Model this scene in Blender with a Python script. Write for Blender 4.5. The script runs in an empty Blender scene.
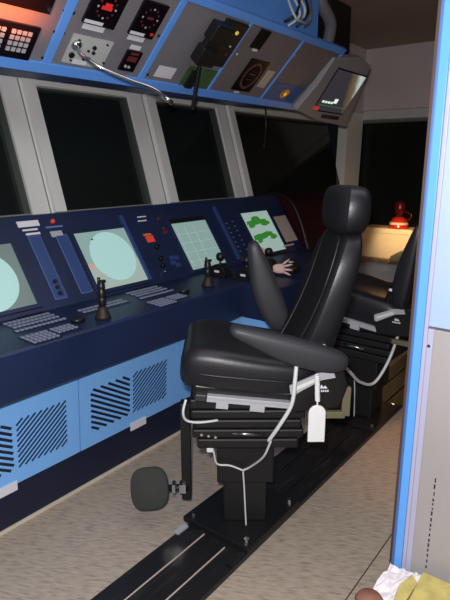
import bpy, math, random
from mathutils import Vector, Matrix, Euler
random.seed(4)
SC = bpy.context.scene
COL = SC.collection
R = math.radians
# ------------------------------------------------------------------ camera numbers
CAM_H = 1.70; FPX = 540.0; PITCH = math.atan(137/540.0); AZ = R(37.5)

def ray(x, y):
    u = x-225; v = 300-y
    fw = FPX*math.cos(PITCH)+v*math.sin(PITCH); z = v*math.cos(PITCH)-FPX*math.sin(PITCH)
    return Vector((fw*math.cos(AZ)+u*math.sin(AZ), fw*math.sin(AZ)-u*math.cos(AZ), z))
EYE = Vector((0, 0, CAM_H))

# ------------------------------------------------------------------ materials
def mat(name, col, rough=.5, metal=0, emit=0, ecol=None, noise=0, nscale=20, bump=0, bscale=200, spec=.5, coat=0, trans=0, col2=None):
    m = bpy.data.materials.new(name); m.use_nodes = True
    nt = m.node_tree; b = nt.nodes['Principled BSDF']
    b.inputs['Base Color'].default_value = (*col, 1)
    b.inputs['Roughness'].default_value = rough
    b.inputs['Metallic'].default_value = metal
    b.inputs['Specular IOR Level'].default_value = spec
    b.inputs['Coat Weight'].default_value = coat
    b.inputs['Transmission Weight'].default_value = trans
    if emit:
        b.inputs['Emission Color'].default_value = (*(ecol or col), 1)
        b.inputs['Emission Strength'].default_value = emit
    tc = nt.nodes.new('ShaderNodeTexCoord')
    if noise:
        n = nt.nodes.new('ShaderNodeTexNoise'); n.inputs['Scale'].default_value = nscale; n.inputs['Detail'].default_value = 4
        nt.links.new(tc.outputs['Object'], n.inputs['Vector'])
        cr = nt.nodes.new('ShaderNodeValToRGB')
        c2 = col2 or tuple(c*(1-noise) for c in col)
        cr.color_ramp.elements[0].position = .35; cr.color_ramp.elements[1].position = .65
        cr.color_ramp.elements[0].color = (*c2, 1); cr.color_ramp.elements[1].color = (*col, 1)
        nt.links.new(n.outputs['Fac'], cr.inputs['Fac']); nt.links.new(cr.outputs['Color'], b.inputs['Base Color'])
    if bump:
        n2 = nt.nodes.new('ShaderNodeTexNoise'); n2.inputs['Scale'].default_value = bscale
        nt.links.new(tc.outputs['Object'], n2.inputs['Vector'])
        bp = nt.nodes.new('ShaderNodeBump'); bp.inputs['Strength'].default_value = bump; bp.inputs['Distance'].default_value = .002
        nt.links.new(n2.outputs['Fac'], bp.inputs['Height']); nt.links.new(bp.outputs['Normal'], b.inputs['Normal'])
    return m

M = {}
M['navy'] = mat('navy_paint', (.011, .022, .070), .42, noise=.2, nscale=3, bump=.15, bscale=300)
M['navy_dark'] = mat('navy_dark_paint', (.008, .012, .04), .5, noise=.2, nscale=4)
M['navy_strip'] = mat('navy_strip', (.03, .065, .20), .4)
M['navy_line'] = mat('pale_blue_line', (.12, .2, .42), .5)
M['blue'] = mat('light_blue_paint', (.21, .50, 1.0), .42, noise=.06, nscale=2)
M['blue_oh'] = mat('overhead_blue_paint', (.13, .36, .95), .4, noise=.08, nscale=3)
M['blue_dk'] = mat('dark_blue_paint', (.06, .13, .34), .5, noise=.1, nscale=3)  # darker blue for the overhead housing, badge plate and cabinet edge line
M['grey'] = mat('overhead_grey_laminate', (.20, .19, .215), .5, noise=.08, nscale=6, bump=.1, bscale=250)
M['grey_brown'] = mat('overhead_warm_grey', (.17, .145, .15), .5, noise=.08, nscale=6)
M['black'] = mat('black_plastic', (.008, .008, .009), .4, bump=.1, bscale=300)
M['blackg'] = mat('black_glass', (.006, .004, .006), .12)
M['leather'] = mat('black_leather', (.009, .009, .012), .42, bump=.2, bscale=120, spec=.55)
M['leather2'] = mat('black_cloth_centre', (.007, .007, .009), .8, bump=.5, bscale=400, spec=.2)
M['armpad'] = mat('charcoal_armrest_foam', (.028, .030, .036), .5, bump=.3, bscale=250)
M['steelblk'] = mat('black_powder_coat', (.005, .005, .006), .55, bump=.2, bscale=150)
M['silver'] = mat('silver_plastic', (.42, .43, .47), .38)
M['chrome'] = mat('chrome', (.7, .7, .72), .18, metal=1)
M['white'] = mat('white_plastic', (.78, .78, .80), .4)
M['label'] = mat('white_label', (.72, .72, .78), .6)
M['cable'] = mat('pale_cable', (.62, .65, .66), .45)
M['plate'] = mat('pale_plate', (.50, .52, .50), .45, noise=.06, nscale=8)
M['cream'] = mat('cream_trim', (.62, .58, .47), .5, noise=.1, nscale=10)
M['frame'] = mat('window_frame_white', (.72, .72, .70), .45, noise=.06, nscale=5)
M['reveal'] = mat('dark_reveal', (.045, .055, .05), .5)
M['pillar'] = mat('corner_pillar_white', (.85, .84, .78), .5)
M['framesh'] = mat('window_reveal_grey', (.20, .215, .21), .5)
M['wall'] = mat('white_wall_panel', (.60, .54, .57), .6, noise=.06, nscale=2)
M['ceil'] = mat('ceiling_panel', (.34, .27, .24), .7, noise=.08, nscale=2)
M['pad'] = mat('rubber_foot_pad', (.035, .037, .034), .85, bump=.6, bscale=500)
M['red'] = mat('red_lamp_lens', (.45, .02, .01), .15, coat=.5, emit=.05, ecol=(.9, .05, .01))
M['redlens'] = mat('dark_red_lens', (.12, .008, .006), .2)
M['redled'] = mat('red_led', (.6, .02, .02), .4, emit=.22, ecol=(1, .04, .05))
M['redlabel'] = mat('red_button', (.5, .04, .03), .4, emit=.25, ecol=(1, .1, .05))
M['orange'] = mat('orange_button', (.7, .16, .02), .4, emit=.08, ecol=(1, .3, .02))
M['yellow'] = mat('yellow_dot', (.8, .7, .05), .4, emit=.3, ecol=(.9, .8, .05))
M['dkred'] = mat('dark_red_print', (.14, .02, .02), .5)
M['brownring'] = mat('brown_ring', (.10, .035, .025), .5)
M['green'] = mat('green_board', (.07, .14, .05), .5, noise=.4, nscale=40)
M['beigelab'] = mat('beige_label', (.55, .45, .38), .6)
M['maroon'] = mat('dark_maroon_vinyl', (.026, .004, .008), .85, spec=.08)
M['wood'] = mat('brown_wood', (.26, .15, .07), .5, noise=.4, nscale=12)
M['creambox'] = mat('cream_box_board', (.75, .60, .38), .6, noise=.08, nscale=6)
M['whitepanel'] = mat('white_cabinet_panel', (.36, .38, .42), .5)
M['olive'] = mat('olive_metal', (.16, .14, .09), .5)
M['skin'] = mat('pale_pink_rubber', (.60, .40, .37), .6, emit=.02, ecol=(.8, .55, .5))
M['cab_blue'] = mat('cabinet_blue_edge', (.10, .32, .78), .35)
M['cab_pale'] = mat('cabinet_pale_door', (.34, .42, .66), .35, noise=.1, nscale=2, col2=(.27, .40, .72))
M['cab_lav'] = mat('cabinet_lavender_strip', (.36, .36, .50), .4)
M['cab_grey'] = mat('cabinet_grey_door', (.31, .29, .295), .5, noise=.06, nscale=3, bump=.1)
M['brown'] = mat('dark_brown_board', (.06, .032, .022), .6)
M['paper'] = mat('white_crumpled_paper', (.70, .66, .68), .7)
M['yellowp'] = mat('yellow_paper', (.50, .42, .13), .8, noise=.25, nscale=25, bump=.4, bscale=60)
M['brownobj'] = mat('reddish_brown_leather', (.22, .09, .06), .6)
M['table'] = mat('pale_table_top', (.5, .5, .5), .5)
M['glass'] = mat('window_glass', (.010, .013, .013), .06, spec=.3)
M['ledgreen'] = mat('chart_green', (.04, .22, .03), .6, emit=.35, ecol=(.05, .35, .04))
def emis(name, c, s, dark=None, scale=8):
    return mat(name, tuple(x*.3 for x in c), .25, emit=s, ecol=c)
M['scr'] = emis('radar_screen', (.27, .40, .38), .75)
M['scr_dk'] = emis('radar_screen_margin', (.17, .23, .22), .65)
M['scr_lt'] = emis('radar_sweep_disc', (.37, .60, .57), .85)
M['scr_pk'] = emis('screen_echo', (.62, .32, .25), .8)
M['scr_band'] = emis('screen_band', (.34, .44, .40), .8)
M['scr_txt'] = emis('screen_text', (.75, .85, .8), 1.0)
M['scr_chart'] = emis('chart_screen', (.36, .50, .45), .75)

# two-colour gradient for the camera monitor
def cctv():
    m = bpy.data.materials.new('camera_picture'); m.use_nodes = True; nt = m.node_tree; b = nt.nodes['Principled BSDF']
    tc = nt.nodes.new('ShaderNodeTexCoord'); mp = nt.nodes.new('ShaderNodeMapping')
    mp.inputs['Rotation'].default_value = (0, 0, R(25)); g = nt.nodes.new('ShaderNodeSeparateXYZ')
    nz = nt.nodes.new('ShaderNodeTexNoise'); nz.inputs['Scale'].default_value = 5
    cr = nt.nodes.new('ShaderNodeValToRGB'); e = cr.color_ramp.elements
    e[0].position = .45; e[0].color = (.035, .03, .04, 1); e[1].position = .98; e[1].color = (.30, .36, .30, 1)
    x = e.new(.68); x.color = (.16, .12, .06, 1); x = e.new(.82); x.color = (.52, .60, .60, 1)
    ad = nt.nodes.new('ShaderNodeMath'); ad.operation = 'MULTIPLY_ADD'; ad.inputs[1].default_value = .12
    nt.links.new(tc.outputs['Generated'], mp.inputs['Vector']); nt.links.new(mp.outputs['Vector'], g.inputs[0])
    nt.links.new(tc.outputs['Generated'], nz.inputs['Vector']); nt.links.new(nz.outputs['Fac'], ad.inputs[0])
    nt.links.new(g.outputs['X'], ad.inputs[2]); nt.links.new(ad.outputs[0], cr.inputs['Fac'])
    nt.links.new(cr.outputs['Color'], b.inputs['Emission Color']); b.inputs['Emission Strength'].default_value = .9
    b.inputs['Base Color'].default_value = (.02, .02, .02, 1); b.inputs['Roughness'].default_value = .2
    return m
M['cctv'] = cctv()

def floor_mat():
    m = bpy.data.materials.new('beige_flecked_linoleum'); m.use_nodes = True; nt = m.node_tree; b = nt.nodes['Principled BSDF']
    b.inputs['Roughness'].default_value = .5
    tc = nt.nodes.new('ShaderNodeTexCoord'); L = nt.links.new
    m0 = nt.nodes.new('ShaderNodeMapping'); m0.inputs['Rotation'].default_value = (0, 0, R(60)); L(tc.outputs['Object'], m0.inputs['Vector'])
    mp = nt.nodes.new('ShaderNodeMapping'); mp.inputs['Scale'].default_value = (11, 55, 1)
    L(m0.outputs['Vector'], mp.inputs['Vector'])
    n = nt.nodes.new('ShaderNodeTexNoise'); n.inputs['Scale'].default_value = 1.6; n.inputs['Detail'].default_value = 5
    L(mp.outputs['Vector'], n.inputs['Vector'])
    cr = nt.nodes.new('ShaderNodeValToRGB'); e = cr.color_ramp.elements
    e[0].position = .33; e[0].color = (.07, .055, .05, 1); e[1].position = .62; e[1].color = (.52, .43, .335, 1)
    k = e.new(.42); k.color = (.30, .25, .20, 1)
    L(n.outputs['Fac'], cr.inputs['Fac'])
    n2 = nt.nodes.new('ShaderNodeTexNoise'); n2.inputs['Scale'].default_value = 2.2; L(tc.outputs['Object'], n2.inputs['Vector'])
    mx = nt.nodes.new('ShaderNodeMixRGB'); mx.blend_type = 'MULTIPLY'; mx.inputs[0].default_value = .35
    L(cr.outputs['Color'], mx.inputs[1]); L(n2.outputs['Color'], mx.inputs[2])
    mx2 = nt.nodes.new('ShaderNodeMixRGB'); mx2.blend_type = 'MIX'; mx2.inputs[0].default_value = .55
    L(cr.outputs['Color'], mx2.inputs[1]); mx2.inputs[2].default_value = (.44, .365, .295, 1)
    L(mx2.outputs['Color'], b.inputs['Base Color'])
    bp = nt.nodes.new('ShaderNodeBump'); bp.inputs['Strength'].default_value = .15; bp.inputs['Distance'].default_value = .002
    L(n.outputs['Fac'], bp.inputs['Height']); L(bp.outputs['Normal'], b.inputs['Normal'])
    return m
M['floor'] = floor_mat()
def track_mat():
    m = bpy.data.materials.new('worn_black_planking'); m.use_nodes = True; nt = m.node_tree; b = nt.nodes['Principled BSDF']
    b.inputs['Roughness'].default_value = .45
    tc = nt.nodes.new('ShaderNodeTexCoord'); mp = nt.nodes.new('ShaderNodeMapping'); mp.inputs['Scale'].default_value = (3, 30, 10)
    n = nt.nodes.new('ShaderNodeTexNoise'); n.inputs['Scale'].default_value = 2; n.inputs['Detail'].default_value = 5
    cr = nt.nodes.new('ShaderNodeValToRGB'); e = cr.color_ramp.elements
    e[0].position = .55; e[0].color = (.010, .010, .011, 1); e[1].position = .85; e[1].color = (.045, .042, .04, 1)
    nt.links.new(tc.outputs['Object'], mp.inputs['Vector']); nt.links.new(mp.outputs['Vector'], n.inputs['Vector'])
    nt.links.new(n.outputs['Fac'], cr.inputs['Fac']); nt.links.new(cr.outputs['Color'], b.inputs['Base Color'])
    return m
M['track'] = track_mat()

# ------------------------------------------------------------------ mesh helpers
class Fr:
    """a frame on a real plane: u, v in the plane, n outwards"""
    def __init__(s, o, u, v):
        s.o = Vector(o); s.u = Vector(u).normalized(); s.v = Vector(v).normalized(); s.n = s.u.cross(s.v).normalized()
    def p(s, a, b, c=0): return s.o+s.u*a+s.v*b+s.n*c
    def px(s, x, y):
        r = ray(x, y); t = (s.o-EYE).dot(s.n)/r.dot(s.n); q = EYE+r*t-s.o
        return (q.dot(s.u), q.dot(s.v))
ID = Fr((0, 0, 0), (1, 0, 0), (0, 1, 0))

class MB:
    def __init__(s, fr=ID): s.V = []; s.F = []; s.I = []; s.mats = []; s.sm = []; s.fr = fr
    def mi(s, m):
        m = M[m] if isinstance(m, str) else m
        if m not in s.mats: s.mats.append(m)
        return s.mats.index(m)
    def add(s, vs, fs, m, smooth=False):
        k = len(s.V); s.V += [Vector(v) for v in vs]; i = s.mi(m)
        for f in fs: s.F.append([a+k for a in f]); s.I.append(i); s.sm.append(smooth)
        return s
    def box(s, a0, a1, b0, b1, c0, c1, m, fr=None):
        f = fr or s.fr
        vs = [f.p(a, b, c) for c in (c0, c1) for b in (b0, b1) for a in (a0, a1)]
        return s.add(vs, [(0, 2, 3, 1), (4, 5, 7, 6), (0, 1, 5, 4), (2, 6, 7, 3), (0, 4, 6, 2), (1, 3, 7, 5)], m)
    def prism(s, pts, c0, c1, m, fr=None, smooth=False):
        f = fr or s.fr; n = len(pts)
        vs = [f.p(a, b, c0) for a, b in pts]+[f.p(a, b, c1) for a, b in pts]
        s.add(vs, [tuple(range(n))[::-1], tuple(range(n, 2*n))], m)
        k = len(s.V)-2*n
        for i in range(n):
            j = (i+1) % n; s.F.append([k+i, k+j, k+n+j, k+n+i]); s.I.append(s.mi(m)); s.sm.append(smooth)
        return s
    def disc(s, a, b, r, c0, c1, m, fr=None, seg=24, r2=None):
        return s.prism([(a+r*math.cos(2*math.pi*i/seg), b+(r2 or r)*math.sin(2*math.pi*i/seg)) for i in range(seg)], c0, c1, m, fr, True)
    def loft(s, rings, m, cap=True, smooth=True):
        n = len(rings[0]); vs = [p for r in rings for p in r]; fs = []
        for i in range(len(rings)-1):
            for j in range(n): k = (j+1) % n; fs.append((i*n+j, i*n+k, (i+1)*n+k, (i+1)*n+j))
        if cap: fs.append(tuple(range(n))[::-1]); fs.append(tuple((len(rings)-1)*n+j for j in range(n)))
        return s.add(vs, fs, m, smooth)
    def tube(s, pts, r, m, seg=10, cap=True):
        pts = [Vector(p) for p in pts]; rings = []; up = None
        rr = r if isinstance(r, (list, tuple)) else [r]*len(pts)
        for i, p in enumerate(pts):
            t = (pts[min(i+1, len(pts)-1)]-pts[max(i-1, 0)]).normalized()
            if up is None: up = t.orthogonal().normalized()
            up = (up-t*up.dot(t)).normalized(); w = t.cross(up)
            rings.append([p+(up*math.cos(2*math.pi*k/seg)+w*math.sin(2*math.pi*k/seg))*rr[i] for k in range(seg)])
        return s.loft(rings, m, cap)
    def lathe(s, prof, o, ax, m, seg=20):
        o = Vector(o); ax = Vector(ax).normalized(); u = ax.orthogonal().normalized(); w = ax.cross(u)
        return s.loft([[o+ax*h+(u*math.cos(2*math.pi*k/seg)+w*math.sin(2*math.pi*k/seg))*max(r, 1e-4) for k in range(seg)] for r, h in prof], m)
    def build(s, name, parent=None, label=None, bevel=0, sub=0, kind=None):
        me = bpy.data.meshes.new(name); me.from_pydata([tuple(v) for v in s.V], [], s.F)
        for m in s.mats: me.materials.append(m)
        for p, i, sm in zip(me.polygons, s.I, s.sm): p.material_index = i; p.use_smooth = sm
        me.validate(); me.update()
        import bmesh
        bm = bmesh.new(); bm.from_mesh(me); bmesh.ops.recalc_face_normals(bm, faces=bm.faces); bm.to_mesh(me); bm.free()
        o = bpy.data.objects.new(name, me); COL.objects.link(o)
        if parent is not None:
            o.parent = parent
            if any(abs(c) > 1e-6 for c in parent_offset(parent)): o.location = -parent_offset(parent)
        if bevel:
            b = o.modifiers.new('bevel', 'BEVEL'); b.width = bevel; b.segments = 2; b.limit_method = 'ANGLE'; b.angle_limit = R(40)
        if sub:
            b = o.modifiers.new('sub', 'SUBSURF'); b.levels = sub; b.render_levels = sub
        if label: o['label'] = label
        if kind: o['kind'] = kind
        return o
WORLDP = {}
def parent_offset(o):
    return WORLDP.get(o.name, Vector((0, 0, 0)))
def smoothpts(P, n=6):
    P = [Vector(p) for p in P]; Q = []
    for i in range(len(P)-1):
        a = P[max(i-1, 0)]; b = P[i]; c = P[i+1]; d = P[min(i+2, len(P)-1)]
        for k in range(n):
            t = k/n
            Q.append(.5*((2*b)+(c-a)*t+(2*a-5*b+4*c-d)*t*t+(3*b-a-3*c+d)*t**3))
    Q.append(P[-1]); return Q

def thing(name, label, cat, loc=(0, 0, 0), group=None, local=False):
    """an Empty at the thing's base; parts are modelled in world coordinates unless local"""
    o = bpy.data.objects.new(name, None); COL.objects.link(o); o.location = loc; o.empty_display_size = .1
    o['label'] = label; o['category'] = cat
    if group: o['group'] = group
    if not local: WORLDP[o.name] = Vector(loc)
    return o
def tag(o, label, cat, group=None):
    o['label'] = label; o['category'] = cat
    if group: o['group'] = group
    return o
def struct(o): o['kind'] = 'structure'; return o

# ------------------------------------------------------------------ room shell
XE = 6.25
mb = MB(); mb.box(-1.6, XE+.4, -1.5, 3.1, -.06, 0, 'floor')
mb.box(-1.6, 5.9, .712, .717, 0, .0008, 'brown'); mb.box(1.55, 1.555, -1.5, .712, 0, .0008, 'brown')
struct(mb.build('floor'))
struct(MB().box(-1.6, 7.4, -1.6, 3.4, 3.1, 3.16, 'ceil').build('ceiling'))
struct(MB().box(-1.68, -1.6, -1.5, 3.2, 0, 3.1, 'wall').build('wall_back'))
struct(MB().box(-1.6, 7.3, -1.58, -1.5, 0, 3.1, 'wall').build('wall_right'))
# window side: lower wall, then a glazed band leaning outwards, then a lintel
YB, ZB, YT, ZT = 2.87, 1.40, 3.105, 2.19
mb = MB(); mb.box(-1.6, XE+.1, YB, YB+.1, 0, ZB, 'navy_dark'); mb.box(-1.6, 7.2, YT, YT+.1, ZT, 3.1, 'wall')
struct(mb.build('wall_left'))
struct(MB().box(-1.6, 3.9, 2.166, 2.1795, 0, .016, 'cream').build('baseboard_left', bevel=.002))
WF = Fr((0, YB, ZB), (1, 0, 0), (0, YT-YB, ZT-ZB)); WL = math.hypot(YT-YB, ZT-ZB)
# n points to -Y side (towards the room)
posts = [(-.2, .02), (.86, 1.08), (1.865, 2.10), (2.87, 3.13), (3.90, 4.13)]
for i, (a, b) in enumerate(posts):
    mb = MB(WF)
    mb.box(a, b, 0, WL, -.06, .012, 'frame'); w = b-a
    mb.box(a+w*.60, b-w*.06, 0, WL, .012, .040, 'frame')
    mb.box(a+w*.50, a+w*.54, 0, WL, .012, .0135, 'framesh')
    mb.box(b, b+.012, 0, WL, -.06, -.01, 'reveal'); mb.box(a-.045, a, 0, WL, -.06, -.008, 'reveal')
    struct(mb.build('trim_%d' % (i+1), bevel=.004))
edges = [(-1.6, -.2), (.02, .86), (1.08, 1.865), (2.10, 2.87), (3.13, 3.90), (4.13, 6.05)]
for i, (a, b) in enumerate(edges):
    t = bpy.data.objects.new('window_%d' % (i+1), None); COL.objects.link(t); t['kind'] = 'structure'
    MB(WF).box(a-.03, b+.03, -.01, WL+.02, -.050, -.044, 'glass').build('pane', t)
    mb = MB(WF); mb.box(a, b, WL-.03, WL+.03, -.06, .016, 'frame'); mb.box(a, b, WL-.045, WL-.03, -.06, -.01, 'reveal')
    mb.box(a, b, -.03, .012, -.06, .0, 'framesh' if i < 5 else 'black')
    mb.build('window_frame', t, bevel=.003)
# corner post, leaning outwards at the top along X too
cp = []
for (zz, yy, x0, x1) in ((ZB-.02, YB-.01, 6.03, 6.45), (2.42, 3.13, 6.62, 7.10)):
    cp.append([Vector((x0, yy, zz)), Vector((x1, yy, zz)), Vector((x1, yy+.12, zz)), Vector((x0, yy+.12, zz))])
struct(MB().loft(cp, 'pillar', smooth=False).build('trim_6', bevel=.004))
# end wall: vertical below, glass leaning outwards, white panel above
mb = MB()
mb.box(6.30, 6.40, -1.5, 2.96, 0, .97, 'wall'); mb.box(7.02, 7.12, -1.5, 3.3, 2.36, 3.1, 'wall')
mb.box(6.30, 7.1, -1.5, -.6, .97, 2.4, 'wall')
struct(mb.build('wall_end'))
EF = Fr((6.19, 2.80, .97), (0, -1, 0), (.86, 0, 1.36)); EL = math.hypot(.86, 1.36)
t = bpy.data.objects.new('window_7', None); COL.objects.link(t); t['kind'] = 'structure'
MB(EF).box(-.3, 3.4, 0, EL, -.05, -.044, 'glass').build('pane', t)
mb = MB(EF); mb.box(-.3, 3.4, EL-.10, EL+.02, -.06, .02, 'frame'); mb.box(1.5, 1.6, 0, EL, -.06, .02, 'frame')
mb.box(-.3, 3.4, EL-.125, EL-.10, -.06, .0, 'framesh'); mb.build('window_frame', t, bevel=.003)

# ------------------------------------------------------------------ main bridge console
console = thing('bridge_console', 'long navy blue ship bridge console with radar screens and light blue vented lower panels', 'console', (2.2, 2.3, 0))
X0, X1 = -.6, 4.20
PAN = Fr((0, 2.35, .967), (1, 0, 0), (0, .30, .4555)); PL = math.hypot(.30, .4555)
DSK = Fr((0, 1.96, .951), (1, 0, 0), (0, .39, .016))
def yz(pts, x0, x1, m, mb=None):
    f = Fr((x0, 0, 0), (0, 1, 0), (0, 0, 1)); return (mb or MB()).prism(pts, 0, x1-x0, m, f)
yz([(2.18, 0), (2.85, 0), (2.85, .30), (2.18, .30)], X0, X1, 'navy_dark').build('kick_base', console)
body = yz([(2.20, .25), (2.85, .25), (2.85, 1.405), (2.65, 1.4225), (2.35, .967), (1.97, .951), (1.96, .94), (1.96, .74), (1.975, .728), (2.20, .728)], X0, X1, 'navy').build('console_body', console)
# light blue vented panels, bottom leaning in slightly
BL = Fr((0, 2.15, .236), (1, 0, 0), (0, -.03, .49)); bh = .492
seams = [-.55, .60, 1.559, 2.285, 2.74]
def hatch(mb, fr, u0, u1, v0, v1, n, kind, m='navy_dark', w=.013, k=.62, c0=-.004, c1=.0012):
    """n slanting slots inside a rectangle; k is rise per run"""
    H = v1-v0; W = u1-u0
    step = (H+k*W)/n
    for i in range(1, n):
        s0 = i*step
        # line v = v0 + s - k*(u-u0) (falling) or mirrored (rising)
        ua = max(0, (s0-H)/k); ub = min(W, s0/k)
        if ub-ua < .02: continue
        va = s0-k*ua; vb = s0-k*ub
        if kind == 'rise': A = (u1-ua, v0+va); B = (u1-ub, v0+vb)
        else: A = (u0+ua, v0+va); B = (u0+ub, v0+vb)
        d = Vector((B[0]-A[0], B[1]-A[1])).normalized(); q = Vector((-d.y, d.x))*w*.5
        mb.prism([(A[0]-q.x, A[1]-q.y), (B[0]-q.x, B[1]-q.y), (B[0]+q.x, B[1]+q.y), (A[0]+q.x, A[1]+q.y)], c0, c1, m, fr)
for i in range(len(seams)-1):
    a, b = seams[i]+.004, seams[i+1]-.004
    mb = MB(BL); mb.box(a, b, 0, bh, -.02, 0, 'blue')
    if b-a > .5:
        c = (a+b)/2; ww = .285
        if i == 1: c = 1.195
        elif i == 2: c = 1.918
        hatch(mb, BL, c-ww, c-.012, .08, .325, 13, 'fall', w=.014)
        hatch(mb, BL, c+.012, c+ww, .08, .325, 17, 'rise', w=.0095, k=.8)
    p = mb.build('vent_panel', console, 'light blue panel with two blocks of slanted vent slots' if b-a > .5 else None)
    if i in (1, 2):
        l0 = 1.07 if i == 1 else 1.91
        MB(BL).box(l0, l0+.12, -.030, .018, .0, .006, 'label').build('white_tag', p)
# the wing that comes out towards the second chair
wing = yz([(1.72, 0.18), (2.14, 0.18), (2.14, .728), (1.72, .728)], 2.76, 3.02, 'blue')
WG = Fr((2.76, 2.14, .18), (0, -1, 0), (0, 0, 1))
hatch(wing, WG, .12, .40, .20, .46, 15, 'rise', w=.009, k=.8)
wing.build('vent_panel', console, 'light blue end panel of the console wing with slanted slots')
yz([(1.70, .728), (2.0, .728), (2.0, .955), (1.70, .951)], 2.755, 3.06, 'navy').build('wing_top', console)

def pans(x, y): return PAN.px(x, y)
def quadbox(mb, fr, p1, p2, c0, c1, m):
    (a0, b0), (a1, b1) = fr.px(*p1), fr.px(*p2)
    return mb.box(min(a0, a1), max(a0, a1), min(b0, b1), max(b0, b1), c0, c1, m)
# screens : u range, v range on the sloping panel
def screen(u0, u1, v0, v1, style, label):
    mb = MB(PAN); w = .022
    for q in ((u0-w, u0, v0-w, v1+w), (u1, u1+w, v0-w, v1+w), (u0, u1, v0-w, v0), (u0, u1, v1, v1+w)): mb.box(*q, -.02, .010, 'navy')
    f = mb.build('display', console, label, bevel=.002)
    s = MB(PAN)
    if style == 'radar':
        s.box(u0, u1, v0, v1, -.015, .003, 'scr')
        s.box(u0, u1, v0, v0+.16, .003, .0032, 'scr_band')
        s.build('screen', f)
        r = (v1-v0)*.44
        d = MB(PAN); d.disc(u1-r-.015, (v0+v1)/2+.01, r, .003, .0042, 'scr_lt', seg=40); d.build('radar_disc', f)
        MB(PAN).box(u0+.01, u0+.035, v0+.13, v0+.17, .0032, .0045, 'scr_pk').build('echo_patch', f)
        d = MB(PAN); d.box(u0+.02, u0+.10, v0+.085, v0+.09, .0032, .0045, 'scr_pk')
        d.build('echo_line', f); MB(PAN).disc(u0+.11, v1-.05, .006, .003, .006, 'black', seg=10).build('echo_mark', f)
    elif style == 'radar_left':
        s.box(u0, u1, v0, v1, -.015, .003, 'scr_dk'); s.build('screen', f)
        r = (v1-v0)*.47; d = MB(PAN); d.disc(u1-r-.045, (v0+v1)/2-.01, r, .003, .0042, 'scr_lt', seg=40); d.build('radar_disc', f)
    elif style == 'plain':
        s.box(u0, u1, v0, v1, -.015, .003, 'scr'); s.box(u0, u1, v1, v1+.03, .003, .012, 'black'); s.build('screen', f)
        d = MB(PAN)
        for k in range(3): d.box(u0+.03+.09*k, u0+.032+.09*k, v0+.02, v1-.03, .003, .0036, 'scr_lt')
        for k in range(4): d.box(u0+.02, u1-.02, v0+.06+.07*k, v0+.0615+.07*k, .003, .0036, 'scr_lt')
        d.build('grid_mark', f)
    else:
        s.box(u0, u1, v0, v1, -.015, .003, 'scr_chart'); s.build('screen', f)
        d = MB(PAN)
        for (a, b, c, e) in ((.02, .30, .27, .30), (.10, .22, .30, .33), (.03, .12, .245, .27), (.20, .33, .25, .28), (.02, .20, .13, .17), (.14, .30, .15, .18), (.24, .34, .12, .15), (.05, .12, .105, .13)):
            a = u0+a*(u1-u0)/.37; b = u0+b*(u1-u0)/.37
            d.prism([(a, v0+c), (a+(b-a)*.4, v0+c-.012), (b, v0+c+.004), (b-.01, v0+e), (a+(b-a)*.5, v0+e+.008), (a+.01, v0+e-.004)], .003, .0042, 'ledgreen')
        d.build('chart_mark', f)
    return f
def rng(tl, tr, br, bl):
    q = [pans(*p) for p in (tl, tr, br, bl)]
    return ((q[0][0]+q[3][0])/2, (q[1][0]+q[2][0])/2, (q[2][1]+q[3][1])/2, (q[0][1]+q[1][1])/2)
screen(*rng((73, 234), (125, 228), (147, 281), (98, 290)), 'radar', 'radar screen showing a pale green disc')
a = rng((-40, 250), (13, 243), (34, 304), (-20, 318)); screen(a[1]-.42, a[1], a[2], a[3], 'radar_left', 'radar screen cut off by the left edge')
screen(*rng((172, 224), (206, 220), (224, 262), (191, 272)), 'plain', 'plain pale green display under a black hood')
screen(*rng((241, 214), (269, 210), (283, 250), (259, 255)), 'chart', 'display with green chart patches')
# strips between the first two screens
def strip(tl, bl, wpx, name, dots=False):
    a, b = pans(*tl), pans(*bl); u = (a[0]+b[0])/2; w = wpx
    mb = MB(PAN); mb.box(u, u+w, b[1], a[1], 0, .003, 'navy_line'); mb.box(u+.003, u+w-.003, b[1]+.003, a[1]-.003, .003, .0042, 'navy_strip')
    o = mb.build(name, console)
    if dots:
        d = MB(PAN)
        for k in range(3): d.disc(u+w*.5, b[1]+.03+.035*k, .011, .004, .016, 'black', seg=12); d.disc(u+w*.5+.012, b[1]+.018+.035*k, .005, .004, .012, 'chrome', seg=8)
        d.build('knob', o)
    return u, w, a[1]
u, w, v = strip((27, 237), (56, 300), .075, 'fader_strip', True)
u2, w2, v2 = strip((55, 236), (82, 294), .075, 'fader_strip')
def lab(pl, x, y, w, h, m='label', name='label_plate', par=None, c=.004, hang=None):
    a, b = pl.px(x, y); return MB(pl).box(a-w/2, a+w/2, b-h/2, b+h/2, 0, c, m).build(name, par or console)
lab(PAN, 28, 224, .13, .035); lab(PAN, 30, 230, .09, .010); lab(PAN, 33, 234, .085, .012)
lab(PAN, 54, 227, .11, .010, 'navy_line'); lab(PAN, 56.5, 234, .075, .035, 'silver')
a, b = pans(52, 222)
MB(PAN).disc(a, b, .011, 0, .015, 'redlabel', seg=12).build('indicator_lamp', console, 'small red indicator lamp')
lab(PAN, 141.5, 217, .075, .008); lab(PAN, 142, 221, .075, .008)
a, b = pans(150, 238)
mb = MB(PAN); mb.box(a-.036, a+.03, b-.03, b+.016, 0, .004, 'redlabel'); mb.box(a-.045, a+.022, b+.020, b+.032, 0, .004, 'orange'); mb.build('warning_label', console, 'red and orange lit label')
for (x, y, r) in ((156, 247, .016), (160, 259, .014), (162, 266, .014), (164, 272, .010)):
    a, b = pans(x, y); MB(PAN).disc(a, b, r, 0, .022, 'black' if r > .011 else 'chrome', seg=14).build('knob', console)
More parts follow.
